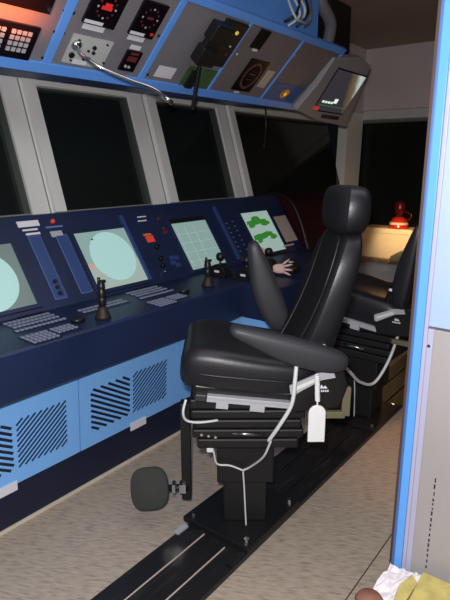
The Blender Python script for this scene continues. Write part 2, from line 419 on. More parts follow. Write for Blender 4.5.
for (x, y) in ((158, 219), (163, 229), (166, 232), (164, 233)):
    a, b = pans(x, y); MB(PAN).disc(a, b, .012, 0, .010, 'dkred', seg=14).build('push_button', console)
for (x, y) in ((172, 258), (176, 258), (173, 263), (178, 265)):
    a, b = pans(x, y); MB(PAN).box(a-.02, a+.02, b-.014, b+.014, 0, .008, 'navy_strip').build('push_button', console)
# columns of small marks by the third screen
for (x0, y0, x1, y1) in ((226, 224, 240, 252), (232, 222, 246, 250)):
    a, b = pans(x0, y0), pans(x1, y1)
    for k in range(7):
        u = a[0]+(b[0]-a[0])*.5; v = a[1]+(b[1]-a[1])*k/6; MB(PAN).box(u, u+.018, v, v+.008, 0, .003, 'navy_line').build('indicator_mark', console)
# notice clipped to the end of the sloping panel
a = rng((275, 217), (286, 215), (296, 240), (285, 243)); MB(PAN).box(a[0], a[1], a[2], a[3], .0005, .004, 'beigelab').build('notice_plate', console)
# raised strip/ledge edges beside screens
for (x, y) in ((135, 250), (229, 240)):
    a, b = pans(x, y); MB(PAN).box(a-.01, a+.012, .03, PL-.06, 0, .018, 'navy_strip').build('screen_rib', console)

# keyboards on the desk
def keys(x, y, rows, cols, w, h, gap, m='label', name='keypad'):
    a, b = DSK.px(x, y); mb = MB(DSK)
    mb.box(a-.006, a+cols*(w+gap)+.003, b-rows*(h+gap)-.003, b+.006, 0, .0025, 'navy_dark')
    for r in range(rows):
        for c in range(cols): mb.box(a+c*(w+gap), a+c*(w+gap)+w, b-(r+1)*(h+gap)+gap, b-r*(h+gap), .0025, .0075, m)
    return mb.build(name, console)
keymat = mat('key_caps', (.22, .25, .36), .5); M['key'] = keymat; M['steelbrown'] = mat('dark_brown_rubber', (.02, .012, .01), .6)
for (ox, oy) in ((0, 0), (1, 0)):
    pass
def grid(par, a, v, r, c, w, h, g, n='keypad', gv=None):
    mb = MB(DSK); gv = gv or g
    mb.box(a-.006, a+c*(w+g), v-r*(h+gv)-.002, v+.006, 0, .002, 'navy_dark')
    for i in range(r):
        for j in range(c): mb.box(a+j*(w+g), a+j*(w+g)+w, v-(i+1)*(h+gv)+gv, v-i*(h+gv), .002, .007, 'key')
    return mb.build(n, par)
def deck(bx):
    # bx = left end of the main key rows
    grid(console, bx, .345, 3, 11, .016, .017, .007, gv=.022)
    grid(console, bx-.02, .215, 1, 12, .016, .017, .007)
    grid(console, bx-.40, .27, 2, 12, .018, .016, .007, gv=.022)
    grid(console, bx-.05, .125, 4, 6, .014, .018, .009, gv=.012)
    grid(console, bx+.10, .125, 3, 5, .014, .016, .009, gv=.012)
    mb = MB(DSK); mb.disc(bx+.27, .135, .036, 0, .018, 'black', seg=20, r2=.03); mb.build('trackball', console)
    MB(DSK).box(bx+.10, bx+.24, .362, .380, 0, .006, 'black').build('slot_plate', console)
deck(1.29); deck(2.06)
def joystick(x, y, h=.185):
    a, b = DSK.px(x, y); o = DSK.p(a, b)
    mb = MB(); mb.lathe([(.040, 0), (.038, .012), (.030, .03), (.024, .05), (.020, .06)], o, (0, 0, 1), 'steelbrown')
    j = mb.build('joystick', console, 'black grip joystick standing on the desk edge')
    g = MB(); d = Vector((.02, .03, 1)).normalized()
    g.lathe([(.013, .05), (.014, .06), (.020, .07), (.021, .10), (.019, .105), (.021, .11), (.021, .14), (.018, .145), (.020, .15), (.018, h), (.008, h+.004)], o, d, 'black', 16)
    g.build('grip', j)
    t = MB(); t.lathe([(.007, h-.01), (.008, h+.02), (.002, h+.022)], o+Vector((-.012, 0, 0)), d, 'black', 10)
    t.box(o.x-.004, o.x+.016, o.y-.018, o.y+.0, o.z+h-.005, o.z+h+.008, 'black'); t.build('thumb_button', j)
joystick(103, 318); joystick(208, 286, .16)
# engine levers with round knobs
def lever(x, y, kind=0):
    a, b = DSK.px(x, y); o = DSK.p(a, b)
    mb = MB(); mb.box(o.x-.05, o.x+.05, o.y-.07, o.y+.07, o.z-.012, o.z+.02, 'black')
    f = Fr(o+Vector((-.035, 0, .02)), (0, 1, 0), (0, 0, 1)); mb.disc(0, 0, .065, 0, .07, 'black', f)
    L = mb.build('engine_lever', console, bevel=.003)
    s = MB(); s.tube([o+Vector((0, 0, .07)), o+Vector((-.005, -.01, .13))], .008, 'chrome')
    s.lathe([(.006, .10), (.022, .11), (.030, .128), (.030, .14), (.022, .156), (.004, .162)], o+Vector((-.003, -.005, 0)), (0, 0, 1), 'black', 18); s.build('knob', L)
    d = MB(); d.box(o.x-.037, o.x-.036, o.y-.02, o.y+.02, o.z+.03, o.z+.045, 'label'); d.build('scale_mark', L)
lever(220, 276); lever(246, 280); lever(268, 270)
a, b = DSK.px(287, 272); o = DSK.p(a, b)
mb = MB(); mb.lathe([(.07, 0), (.07, .025), (.05, .035), (.02, .037)], o+Vector((.05, 0, .03)), (-.3, -.3, 1), 'black'); mb.box(o.x, o.x+.1, o.y-.05, o.y+.05, o.z-.01, o.z+.035, 'black'); dl = mb.build('dial', console, bevel=.003)
mb = MB(); mb.box(o.x+.02, o.x+.05, o.y-.02, o.y+.0, o.z+.065, o.z+.072, 'label'); mb.build('scale_mark', dl)
a, b = pans(287, 253)
MB(PAN).box(a-.02, a+.14, .045, .058, .002, .02, 'skin').build('grab_strip', console, 'pinkish strip under the chart screen')
a, b = DSK.px(285, 264); o = DSK.p(a, b)
MB().lathe([(.012, 0), (.012, .01), (.006, .018)], o+Vector((0, 0, 0)), (0, 0, 1), 'redled').build('indicator_lamp', console, 'small glowing red lamp by the levers')

# maroon hooded end unit beyond the console
hood = thing('hooded_display', 'dark maroon rounded hood unit standing past the end of the console', 'equipment', (4.55, 2.5, 0))
f = Fr((4.24, 0, 0), (0, 1, 0), (0, 0, 1))
prof = [(2.30, 0), (2.82, 0), (2.84, 1.30), (2.80, 1.40), (2.66, 1.43), (2.50, 1.36), (2.40, 1.20), (2.33, 1.0), (2.28, .85)]
MB().prism(prof, 0, .72, 'maroon', f).build('hood_shell', hood, bevel=.03)
ed = [Vector((4.225, y, z)) for y, z in prof[2:]]
MB().tube(smoothpts(ed, 5), .012, 'black').build('hood_rim', hood)
MB().prism([(2.44, .95), (2.74, .95), (2.76, 1.28), (2.66, 1.34), (2.56, 1.28)], -.008, .01, 'blackg', f).build('side_glass', hood)

# ------------------------------------------------------------------ overhead console
oh = thing('overhead_console', 'sloping overhead instrument console framed in bright blue above the windows', 'console', (2.0, 2.5, 2.137))
OH = Fr((0, 2.4, 2.137), (1, 0, 0), (0, -.40, .401)); OL = math.hypot(.40, .401)
# u x v: (1,0,0)x(0,-.7,.7) = (0,-.7,-.7): faces down into the room
XO0, XO1 = -.3, 4.12
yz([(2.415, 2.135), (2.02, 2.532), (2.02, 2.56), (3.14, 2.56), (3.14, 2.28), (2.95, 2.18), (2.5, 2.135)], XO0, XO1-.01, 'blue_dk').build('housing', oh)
MB().box(XO0, 3.95, 2.15, 2.95, 2.56, 3.098, 'blue_oh').build('upper_box', oh)
divs = [(43, 70, 75, 0), (137, 80, 185, 5), (205, 92, 254, 20), (262, 102, 300, 38)]
du = []
for (x0, y0, x1, y1) in divs:
    a = OH.px(x0, y0)[0]; b = OH.px(x1, y1)[0]; du.append((a+b)/2)
mb = MB(OH); bw = .045
mb.box(XO0, XO1, -.012, bw, -.02, .014, 'blue_oh'); mb.box(XO0, XO1, OL-.035, OL+.012, -.02, .014, 'blue_oh')
for i, u in enumerate(du): w = (.034, .030, .014, .012)[i]; mb.box(u-w, u+w*.4, bw, OL-.035, -.02, .012, 'blue_oh')
mb.box(XO1-.03, XO1, -.012, OL+.012, -.02, .014, 'blue_oh')
mb.build('blue_frame', oh, bevel=.003)
ends = [XO0]+du+[XO1]
panels = []
for i in range(5):
    p = MB(OH).box(ends[i]+.008, ends[i+1]-.008, bw-.01, OL-.02, -.012, .004, 'grey' if i < 3 else 'grey_brown').build('instrument_panel', oh)
    panels.append(p)
def ohq(tl, tr, br, bl):
    q = [OH.px(*p) for p in (tl, tr, br, bl)]
    return ((q[0][0]+q[3][0])/2, (q[1][0]+q[2][0])/2, (q[2][1]+q[3][1])/2, (q[0][1]+q[1][1])/2)
# keypad unit
u0, u1, v0, v1 = ohq((-14, 16), (40, 25), (27, 58), (-26, 50))
mb = MB(OH); mb.box(u0, u1, v0, v1, .004, .016, 'blackg')
W = u1-u0; H = v1-v0
for r in range(4):
    for c in range(4):
        for q in (.48, -.02):
            a = u0+W*(q+.105*c); b = v0+H*(.22+.17*r)
            if a > u0: mb.box(a, a+W*.07, b, b+H*.11, .016, .021, 'silver')
mb.build('keypad_unit', panels[0], 'black keypad unit with rows of grey keys')
u0, u1, v0, v1 = ohq((5, -30), (62, -20), (48, 9), (-8, 2))
MB(OH).box(u0, u1, v0, v1, .004, .016, 'blackg').build('instrument', panels[0])
def bolts(par, pts):
    for x, y in pts:
        a, b = OH.px(x, y); MB(OH).disc(a, b, .008, .004, .008, 'black', seg=8).build('screw', par)
bolts(panels[0], [(64, 10), (54, 31), (42, 57)]); bolts(panels[1], [(73, 12), (63, 32), (50, 58), (158, 35), (147, 74)])
# two square gauges with a ring of lit pips
def gauge(tl, tr, br, bl, par, red=1):
    u0, u1, v0, v1 = ohq(tl, tr, br, bl); mb = MB(OH); mb.box(u0, u1, v0, v1, .004, .018, 'blackg'); g = mb.build('gauge', par, 'square black gauge with a ring of pips')
    cu, cv, r = (u0+u1)/2, (v0+v1)/2+.01, min(u1-u0, v1-v0)*.30
    d = MB(OH)
    for k in range(12):
        t = k*math.pi/6; d.disc(cu+r*math.cos(t), cv+r*math.sin(t), .006, .018, .0195, 'dkred' if k % 3 else 'silver', seg=6)
    d.build('pip_ring', g)
    d = MB(OH)
    if red: d.box(cu-.03, cu+.03, cv-.010, cv+.008, .018, .0195, 'redled'); d.box(cu-.016, cu+.024, cv+.008, cv+.024, .018, .0195, 'redled')
    else: d.box(cu-.02, cu+.02, cv-.006, cv+.008, .018, .0195, 'dkred')
    d.build('red_readout', g)
    if not red: MB(OH).box(u1-.03, u1-.012, v0+.02, v0+.034, .018, .0195, 'redled').build('red_pip', g)
    MB(OH).box(u0+.005, u0+(u1-u0)*.6, v0+.006, v0+.022, .018, .020, 'label').build('label_plate', g)
    MB(OH).box(u0+.02, u0+(u1-u0)*.78, v0-.034, v0-.006, .004, .007, 'label').build('label_plate', par)
gauge((95, -12), (131, -6), (109, 28), (81, 19), panels[1], 1)
gauge((144, -3), (169, 5), (149, 38), (127, 31), panels[1], 0)
# pale plate with knobs
u0, u1, v0, v1 = ohq((73, 33), (115, 41), (98, 67), (61, 60))
mb = MB(OH); mb.box(u0, u1, v0, v1, .004, .012, 'plate'); pp = mb.build('plug_plate', panels[1], 'pale plate with black sockets')
for (x, y, r) in ((93, 46, .011), (92, 51, .009), (87, 49, .006), (70, 53, .015), (82, 57, .008), (87, 57, .009), (106, 43, .005), (102, 61, .006), (78, 38, .005), (69, 58, .005)):
    a, b = OH.px(x, y); MB(OH).disc(a, b, r, .012, .020, 'black', seg=12).build('socket', pp)
a = OH.px(80, 61); MB(OH).box(a[0]-.05, a[0]+.03, a[1]-.012, a[1]+.012, .012, .014, 'label').build('label_plate', pp)
u0, u1, v0, v1 = ohq((127, 49), (142, 51), (131, 71), (117, 67))
mb = MB(OH); mb.box(u0, u1, v0, v1, .004, .016, 'blackg'); g = mb.build('gauge', panels[1])
d = MB(OH); d.box(u0+.02, u1-.02, (v0+v1)/2, (v0+v1)/2+.03, .016, .0175, 'dkred'); d.box(u0+.025, u1-.025, (v0+v1)/2+.04, (v0+v1)/2+.055, .016, .0175, 'dkred')
d.disc(u0+.03, v0+.03, .008, .016, .022, 'silver', seg=8); d.disc(u0+.055, v0+.028, .008, .016, .022, 'silver', seg=8); d.build('red_readout', g)
a = OH.px(135, 47); MB(OH).box(a[0]-.035, a[0]+.035, a[1]-.012, a[1]+.012, .004, .007, 'label').build('label_plate', panels[1])
# third panel: printed notice, radio base, green board
u0, u1, v0, v1 = ohq((159, 65), (177, 68), (170, 78), (153, 76)); MB(OH).box(u0, u1, v0, v1, .004, .006, 'label').build('notice_plate', panels[2])
u0, u1, v0, v1 = ohq((186, 64), (214, 70), (208, 90), (180, 86)); mb = MB(OH); mb.box(u0, u1, v0, v1, .004, .010, 'green'); mb.box(u0+.04, u0+.10, v0+.01, v1-.02, .010, .03, 'black'); mb.build('circuit_cover', panels[2], 'green cover with a black socket')
a = OH.px(207, 64); MB(OH).box(a[0]-.035, a[0]+.03, a[1]-.01, a[1]+.006, .004, .007, 'label').build('label_plate', panels[2])
# fourth panel
u0, u1, v0, v1 = ohq((261, 27), (269, 31), (259, 49), (250, 46)); MB(OH).box(u0, u1, v0, v1, .004, .016, 'blackg').build('gauge', panels[3])
a = OH.px(253, 47.5); MB(OH).box(a[0]-.02, a[0]+.03, a[1]-.012, a[1]+.004, .016, .02, 'label').build('label_plate', panels[3])
u0, u1, v0, v1 = ohq((252, 57), (268, 62), (249, 91), (230, 88)); mb = MB(OH); mb.box(u0, u1, v0, v1, .004, .014, 'blackg'); g = mb.build('gauge', panels[3], 'rectangular black gauge with a brown ring dial')
cu, cv = (u0+u1)/2, (v0+v1)/2; d = MB(OH); n = 32
for k in range(n):
    t0, t1 = 2*math.pi*k/n, 2*math.pi*(k+1)/n; rx, ry = (u1-u0)*.40, (v1-v0)*.42
    d.prism([(cu+rx*math.cos(t0), cv+ry*math.sin(t0)), (cu+rx*math.cos(t1), cv+ry*math.sin(t1)), (cu+rx*.82*math.cos(t1), cv+ry*.82*math.sin(t1)), (cu+rx*.82*math.cos(t0), cv+ry*.82*math.sin(t0))], .014, .016, 'brownring')
d.box(cu-.03, cu+.03, cv-.03, cv-.025, .014, .016, 'brownring'); d.box(cu-.03, cu+.03, cv+.01, cv+.02, .014, .016, 'brownring'); d.build('dial_ring', g)
a = OH.px(236, 91.5); MB(OH).box(a[0]-.025, a[0]+.03, a[1]-.006, a[1]+.006, .004, .008, 'label').build('label_plate', panels[3])
u0, u1, v0, v1 = ohq((269, 69), (275, 72), (262, 88), (257, 85)); MB(OH).box(u0, u1, v0, v1, .004, .008, 'beigelab').build('notice_plate', panels[3])
for (x, y, pn) in ((236.5, 53.5, 3), (293.5, 55, 4)):
    a, b = OH.px(x, y); MB(OH).disc(a, b, .009, .004, .010, 'silver', seg=10).build('screw', panels[pn])
# fifth panel: blue plate with a yellow badge
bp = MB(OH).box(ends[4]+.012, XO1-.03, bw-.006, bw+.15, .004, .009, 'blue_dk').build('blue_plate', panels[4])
a, b = OH.px(284, 93)
mb = MB(OH); mb.prism([(a-.045, b-.025), (a-.01, b-.04), (a+.035, b-.02), (a+.05, b+.01), (a+.02, b+.04), (a-.02, b+.035), (a-.05, b+.01)], .009, .013, 'orange')
mb.disc(a, b, .016, .013, .016, 'yellow', seg=12); mb.box(a-.03, a-.02, b-.02, b+.02, .013, .015, 'brownring'); mb.build('badge', bp, 'small orange and yellow badge')
a = OH.px(278, 102.5); MB(OH).box(a[0]-.03, a[0]+.02, a[1]-.006, a[1]+.008, .009, .012, 'label').build('label_plate', bp)

# radio handset in its cradle
rad = thing('radio_handset', 'black radio telephone handset clipped in its cradle on the overhead console', 'telephone', tuple(OH.p(OH.px(205, 45)[0], .28, .01)))
u0, u1, v0, v1 = ohq((226, 16), (246, 23), (221, 65), (199, 60))
cr = MB(OH); cr.box(u0, u1, v0, v1, .004, .03, 'black'); cr = cr.build('cradle', rad, bevel=.006)
for (fx, fy, m) in ((.62, .80, 'yellow'), (.45, .12, 'yellow'), (.35, .45, 'dkred'), (.7, .5, 'silver'), (.25, .25, 'silver'), (.75, .3, 'dkred')):
    MB(OH).disc(u0+(u1-u0)*fx, v0+(v1-v0)*fy, .012 if m == 'yellow' and fy > .5 else .007, .03, .036, m, seg=10).build('button', cr)
u0, u1, v0, v1 = ohq((210, 14), (226, 18), (203, 58), (187, 53))
hs = MB(OH); hs.box(u0, u1, v0, v1, .045, .085, 'black'); hs.box(u0-.004, u1+.004, v0, v0+.11, .030, .100, 'black'); hs.box(u0-.004, u1+.004, v1-.11, v1, .030, .100, 'black')
hs.build('handset', rad, bevel=.012)
a, b = OH.px(195, 60); s0 = OH.p(a, b, .05); cd = []
for k in range(140):
    t = k/139; p = s0.lerp(Vector((2.75, 2.37, 2.03)), t); cd.append(p+Vector((math.cos(k*.9)*.010, math.sin(k*.9)*.010, 0)))
MB().tube(cd, .006, 'black', seg=6).build('coiled_cord', rad)

# gooseneck lamp
P = []
O0 = OH.p(*OH.px(75, 43), .012)
P = [O0, O0+OH.n*.05+Vector((.03, 0, -.01)), None, None, None]
def onplane(x, y, Y): r = ray(x, y); return EYE+r*(Y/r.y)
gp = [O0, O0+OH.n*.03, onplane(80, 53, 2.14), onplane(100, 67, 2.06), onplane(130, 80, 2.0), onplane(152, 88, 1.96), onplane(165, 97, 1.94), onplane(172, 103, 1.93)]
gl = thing('gooseneck_lamp', 'thin chrome gooseneck lamp bending down from the pale overhead plate', 'lamp', tuple(O0))
MB().tube(smoothpts(gp, 6), .008, 'chrome', 10).build('flexible_neck', gl)
MB(OH).lathe([(.028, 0), (.026, .012), (.012, .02)], O0, OH.n, 'chrome').build('lamp_base', gl)
MB().tube([gp[-2], gp[-1]], [.010, .011], 'chrome').build('lamp_tip', gl)

# loose cables hanging behind the overhead
for k, (xa, ya, xb, yb, xc, yc, m) in enumerate(((290, 0, 300, 14, 288, 26, 'cable'), (296, 0, 305, 10, 300, 24, 'cable'), (303, 0, 308, 12, 296, 27, 'black'), (309, 0, 311, 16, 305, 27, 'olive'), (286, 2, 296, 18, 309, 24, 'cable'), (300, 0, 297, 12, 284, 22, 'black'))):
    pts = [onplane(xa, ya-9, 2.12), onplane(xb, yb, 2.03), onplane(xc, yc, 2.10)]
    tag(MB().tube(smoothpts(pts, 8), .009, m, 8).build('loose_cable'), ('pale', 'light', 'black', 'olive', 'pale', 'black')[k]+' cable %s above the overhead console' % ('leftmost at the top', 'second from left at the top', 'dangling between pale ones', 'rightmost near the blue box end', 'crossing over the others', 'curving leftwards under the others')[k], 'cable', 'cables spilling from the blue overhead box')
for (x, ya, yb) in ((265, 108, 150), ):
    tag(MB().tube(smoothpts([onplane(x, 104, 2.5), onplane(x+1, 125, 2.52), onplane(x-1, 148, 2.5)], 6), .006, 'black', 6).build('hanging_cord'), 'thin black cord hanging below the overhead console in front of dark window', 'cord')

# camera monitor under its bracket at the end of the overhead
mon = thing('camera_monitor', 'boxy grey monitor showing a camera picture past the end of the overhead console', 'monitor', (4.45, 2.35, 2.05))
MF = Fr((0, 2.33, 2.06), (1, 0, 0), (0, -.33, .46)); ML = math.hypot(.33, .46)
mq = [MF.px(*p) for p in ((332, 70), (361, 73), (348, 114), (318, 110))]
mu0 = (mq[0][0]+mq[3][0])/2; mu1 = (mq[1][0]+mq[2][0])/2; mv0 = (mq[2][1]+mq[3][1])/2; mv1 = (mq[0][1]+mq[1][1])/2
M['casing'] = mat('monitor_casing', (.30, .285, .30), .5)
fo_ = [MF.px(*p) for p in ((296, 110), (318, 121), (346, 127), (371, 66), (362, 58), (335, 58), (318, 84))]
cxm = sum(p[0] for p in fo_)/7; cym = sum(p[1] for p in fo_)/7
sh = MB(MF); sh.prism(fo_, -.05, 0, 'casing')
sh.loft([[MF.p(a, b, -.05) for a, b in fo_], [MF.p(cxm+(a-cxm)*.6+.05, cym+(b-cym)*.6, -.30) for a, b in fo_]], 'grey', smooth=False)
shell = sh.build('casing', mon, bevel=.008)
MB(MF).box(mu0-.012, mu1+.012, mv0-.012, mv1+.012, -.02, .004, 'blackg').build('bezel', mon)
MB(MF).box(mu0, mu1, mv0, mv1, .004, .007, 'cctv').build('screen', mon)
tx = MB(MF); 
for k in range(4): tx.box(mu0+.05+k*.05, mu0+.085+k*.05, mv0+.07, mv0+.088, .007, .0085, 'scr_txt')
tx.box(mu0+.24, mu0+.30, mv0+.08, mv0+.12, .007, .0085, 'scr_txt'); tx.box(mu0+.03, mu1-.03, mv0+.045, mv0+.05, .007, .0085, 'ledgreen'); tx.build('screen_text', mon)
MB(MF).box(mu0-.02, mu0+.06, mv0-.005, mv0+.03, .004, .0092, 'redlabel').build('red_caption', mon)
MB(MF).box(mu0+.20, mu1-.02, mv0-.062, mv0-.035, 0, .012, 'black').build('button_strip', mon)
# black bracket/column carrying the monitor, and the grey duct next to it
MB().box(4.66, 5.08, 2.42, 2.72, 2.46, 3.1, 'black').build('mounting_column', mon, 'black mounting column up to the ceiling', bevel=.01)
tag(MB().tube(smoothpts([(4.22, 2.34, 3.09), (4.30, 2.31, 2.94), (4.44, 2.30, 2.82), (4.50, 2.36, 2.66)], 6), .05, 'grey', 14).build('air_duct'), 'grey flexible duct curving down beside the black monitor column', 'duct')
tag(MB().box(5.2, 5.9, 1.42, 1.60, 3.07, 3.099, 'frame').box(5.25, 5.85, 1.45, 1.57, 3.062, 3.07, 'whitepanel').build('ceiling_light', bevel=.004), 'unlit slim white ceiling light fitting near the end wall', 'ceiling light')

# ------------------------------------------------------------------ floor rail
rail = thing('floor_rail', 'worn black boarded floor track on which both chairs stand', 'rail', (2.9, 1.34, 0))
for i, (a, b) in enumerate(((1.160, 1.262), (1.268, 1.392), (1.398, 1.505))):
    MB().box(.2, 5.3, a, b, 0, .028, 'track').build('plank', rail, bevel=.003)
for y in (1.262, 1.392):
    mb = MB(); x = .75
    while x < 1.64:
        l = random.uniform(.05, .16); mb.box(x, min(x+l, 1.66), y+.0005, y+.0055, .02, .0285+random.uniform(0, .001), 'beigelab'); x += l-.001
    mb.build('worn_edge', rail)
for (x, y) in ((1.62, 1.50), (1.60, 1.18)):
    MB().box(x-.04, x+.03, y-.015, y+.012, .028, .038, 'silver' if y > 1.4 else 'black').build('rail_stop', rail)

# ------------------------------------------------------------------ operator chairs
def front(o, yy=None):
    """forward-facing faces wear the matt cloth"""
    me = o.data; me.materials.append(M['leather2'])
    for p in me.polygons:
        if p.normal.y > .12 and abs(p.normal.x) < .97: p.material_index = 1
    return o
def sup(c, s, e): return math.copysign(abs(c)**e, c)
def make_chair(label):
    ch = thing('operator_chair', label, 'chair', (0, 0, 0), 'operator chairs on the floor rail', local=True)
    def B(mb, n, par=ch, **k): return mb.build(n, par, **k)
    BZ = R(-38)
    # base plate stays square to the rail, the seat above is turned
    c, s = math.cos(BZ), math.sin(BZ); bf = Fr((0, 0, 0), (c, s, 0), (-s, c, 0))
    plate = B(MB(bf).box(-.22, .23, -.185, .195, .0005, .028, 'steelblk'), 'base_plate', bevel=.003)
    for x, y in ((-.18, -.15), (.19, -.15), (-.18, .16), (.19, .16)):
        MB(bf).prism([(x+.013*math.cos(k*math.pi/3), y+.013*math.sin(k*math.pi/3)) for k in range(6)], .028, .042, 'chrome').build('bolt', plate)
    B(MB().box(-.09, .09, -.105, .095, .028, .50, 'steelblk'), 'pedestal', bevel=.006)
    B(MB().box(-.105, .105, -.135, .125, .24, .50, 'steelblk'), 'pedestal_sleeve', bevel=.006)
    b = MB()
    for z0, z1, h in ((.47, .515, .21), (.52, .56, .23), (.565, .605, .22), (.61, .65, .235), (.655, .70, .24)):
        b.box(-.20, .20, -h-.02, h, z0, z1, 'steelblk')
    b.box(-.18, .18, -.21, .20, .47, .70, 'black'); sus = B(b, 'suspension', bevel=.008)
    MB().tube([(-.203, .06, .545), (-.21, 0, .545), (-.203, -.08, .54)], .006, 'chrome').build('suspension_lever', sus)
    for y in (.19, .13, .16): MB().disc(0, 0, .006, 0, .006, 'chrome', Fr((-.2, y, .50+y*.2), (0, -1, 0), (0, 0, 1)), seg=8).build('screw', sus)
    # seat pan tilted back a little
    T = R(5.5); sf = Fr((0, 0, .72), (1, 0, 0), (0, math.cos(T), math.sin(T)))
    B(MB(sf).box(-.245, .245, -.30, .225, -.02, .05, 'black'), 'seat_pan', bevel=.012)
    rings = []
    for y, zt, zb, w in ((.290, .125, .075, .19), (.284, .165, .035, .225), (.262, .195, .015, .245), (.22, .212, .008, .255), (.12, .208, .008, .262), (0, .196, .008, .262), (-.12, .188, .008, .258), (-.22, .186, .01, .25), (-.27, .17, .03, .235), (-.285, .13, .06, .21)):
        rg = []
        for k in range(28):
            q = 2*math.pi*k/28; cx, sz = sup(math.cos(q), 0, .38), sup(math.sin(q), 0, .5)
            zc = (zt+zb)/2; hz = (zt-zb)/2
            dip = -.022*max(0, 1-(cx*1.25)**2) if sz > 0 else 0
            rg.append(sf.p(w*cx, y, zc+hz*sz+dip*sz))
        rings.append(rg)
    seat = B(MB().loft(rings, 'leather'), 'seat', sub=1)
    pipe = []
    for k in range(48):
        q = 2*math.pi*k/48; x = .262*sup(math.cos(q), 0, .38); y = .0+.286*sup(math.sin(q), 0, .42); pipe.append(sf.p(x, y, .098))
    MB().tube(pipe+[pipe[0]], .0045, 'leather', 6).build('piping', seat)
    # grey slide rails with clips
    for sgn in (-1, 1):
        r = MB(sf); r.box(sgn*.256-.014, sgn*.256+.014, -.20, .165, -.014, .012, 'silver'); r.box(sgn*.256-.018, sgn*.256+.018, -.20, .165, .004, .014, 'silver')
        ro = B(r, 'slide_rail', bevel=.002)
        for ya, yb in ((.075, .125), (-.075, -.015)): MB(sf).box(sgn*.268-.008, sgn*.268+.008, ya, yb, -.036, .0, 'silver').build('rail_clip', ro)
        MB(sf).box(sgn*.25-.016, sgn*.25+.016, .165, .215, -.018, .014, 'armpad').build('adjust_handle', ro, bevel=.006)
    # backrest with side bolsters
    def bk(z, yf, yr, w, bol, m=28, ex=.42):
        rg = []
        for k in range(m):
            q = 2*math.pi*k/m; cx, sy = sup(math.cos(q), 0, .45), sup(math.sin(q), 0, ex)
            yc = (yf+yr)/2; hy = (yf-yr)/2; y = yc+hy*sy
            if sy > 0: y -= bol*(1-abs(cx)**2.5)*sy
            rg.append(Vector((w*cx, y, z)))
        return rg
    rows = [(.80, -.17, -.27, .16, .01), (.815, -.155, -.31, .20, .015), (.86, -.155, -.345, .225, .03), (.95, -.195, -.375, .245, .045), (1.05, -.235, -.40, .252, .055), (1.16, -.275, -.428, .258, .058), (1.25, -.305, -.450, .255, .052), (1.325, -.335, -.462, .240, .04), (1.375, -.365, -.468, .205, .02), (1.40, -.385, -.466, .16, .008), (1.41, -.40, -.455, .11, 0)]
    bo = front(B(MB().loft([bk(*r) for r in rows], 'leather'), 'backrest', sub=1))
    # softer centre cushion
    cen = []
    for z, yf, yr, w, bol in rows[1:-1]:
        y0 = yf-bol; cen.append([Vector((x, y0+(.014-abs(x/w)**2*.02), z)) for x in (-.62*w, -.3*w, 0, .3*w, .62*w)]+[Vector((x, y0-.03, z)) for x in (.62*w, 0, -.62*w)])
    MB().loft(cen, 'leather2').build('centre_cushion', bo, sub=1)
    for sx in (-1, 1):
        MB().tube([Vector((sx*w*.66, yf-bol*.72+.004, z)) for z, yf, yr, w, bol in rows[1:-1]], .005, 'leather', 6).build('piping', bo)
    B(MB().box(-.255, -.246, -.315, -.235, .948, .962, 'white'), 'white_strip', bo)
    # headrest
    B(MB().tube([(-.05, -.43, 1.38), (-.05, -.43, 1.46)], .008, 'chrome').tube([(.05, -.43, 1.38), (.05, -.43, 1.46)], .008, 'chrome'), 'headrest_post')
    hr = []
    for z, hy, w in ((1.385, .036, .12), (1.393, .058, .160), (1.42, .074, .20), (1.47, .078, .21), (1.525, .076, .208), (1.568, .068, .19), (1.582, .042, .14)):
        rg = []
        for k in range(24):
            q = 2*math.pi*k/24; rg.append(Vector((w*sup(math.cos(q), 0, .5), -.418-(z-1.41)*.06+hy*sup(math.sin(q), 0, .6), z)))
        hr.append(rg)
    h = front(B(MB().loft(hr, 'leather'), 'headrest', sub=1), -.405)
    # armrests: near one nearly level, far one flipped up
    def arm(sgn, piv, ang, par, L=.43):
        ca, sa = math.cos(ang), math.sin(ang); f = Fr(piv, (0, ca, sa), (0, -sa, ca))
        rg = []
        for t, top, bot, w in ((-.06, .015, -.025, .020), (-.045, .026, -.045, .036), (.0, .036, -.062, .044), (.08, .040, -.072, .047), (.17, .040, -.072, .048), (.26, .036, -.056, .048), (.35, .031, -.032, .047), (.41, .026, -.020, .044), (L, .016, -.006, .032)):
            if sgn > 0: top *= 1.25; bot *= 1.3; w *= 1.2
            rr = []
            for k in range(16):
                q = 2*math.pi*k/16; rr.append(f.p(t, (top+bot)/2+(top-bot)/2*sup(math.sin(q), 0, .6), w*sup(math.cos(q), 0, .6)))
            rg.append(rr)
        o = B(MB().loft(rg, 'armpad'), 'armrest', sub=1)
        k = MB(); k.box(.09, .15, -.052, -.022, (.038 if sgn < 0 else -.046), (.046 if sgn < 0 else -.038), 'black', Fr(piv, (0, ca, sa), (0, -sa, ca))); k.build('adjust_wheel', o)
    arm(-1, (-.305, -.34, .925), R(16), ch)
    arm(1, (.305, -.20, .91), R(68), ch, .42)
    for sx in (-1, 1):
        B(MB().tube([(sx*.20, -.33, .90), (sx*.315, -.33, .90)], .028, 'black', 14), 'arm_pivot')
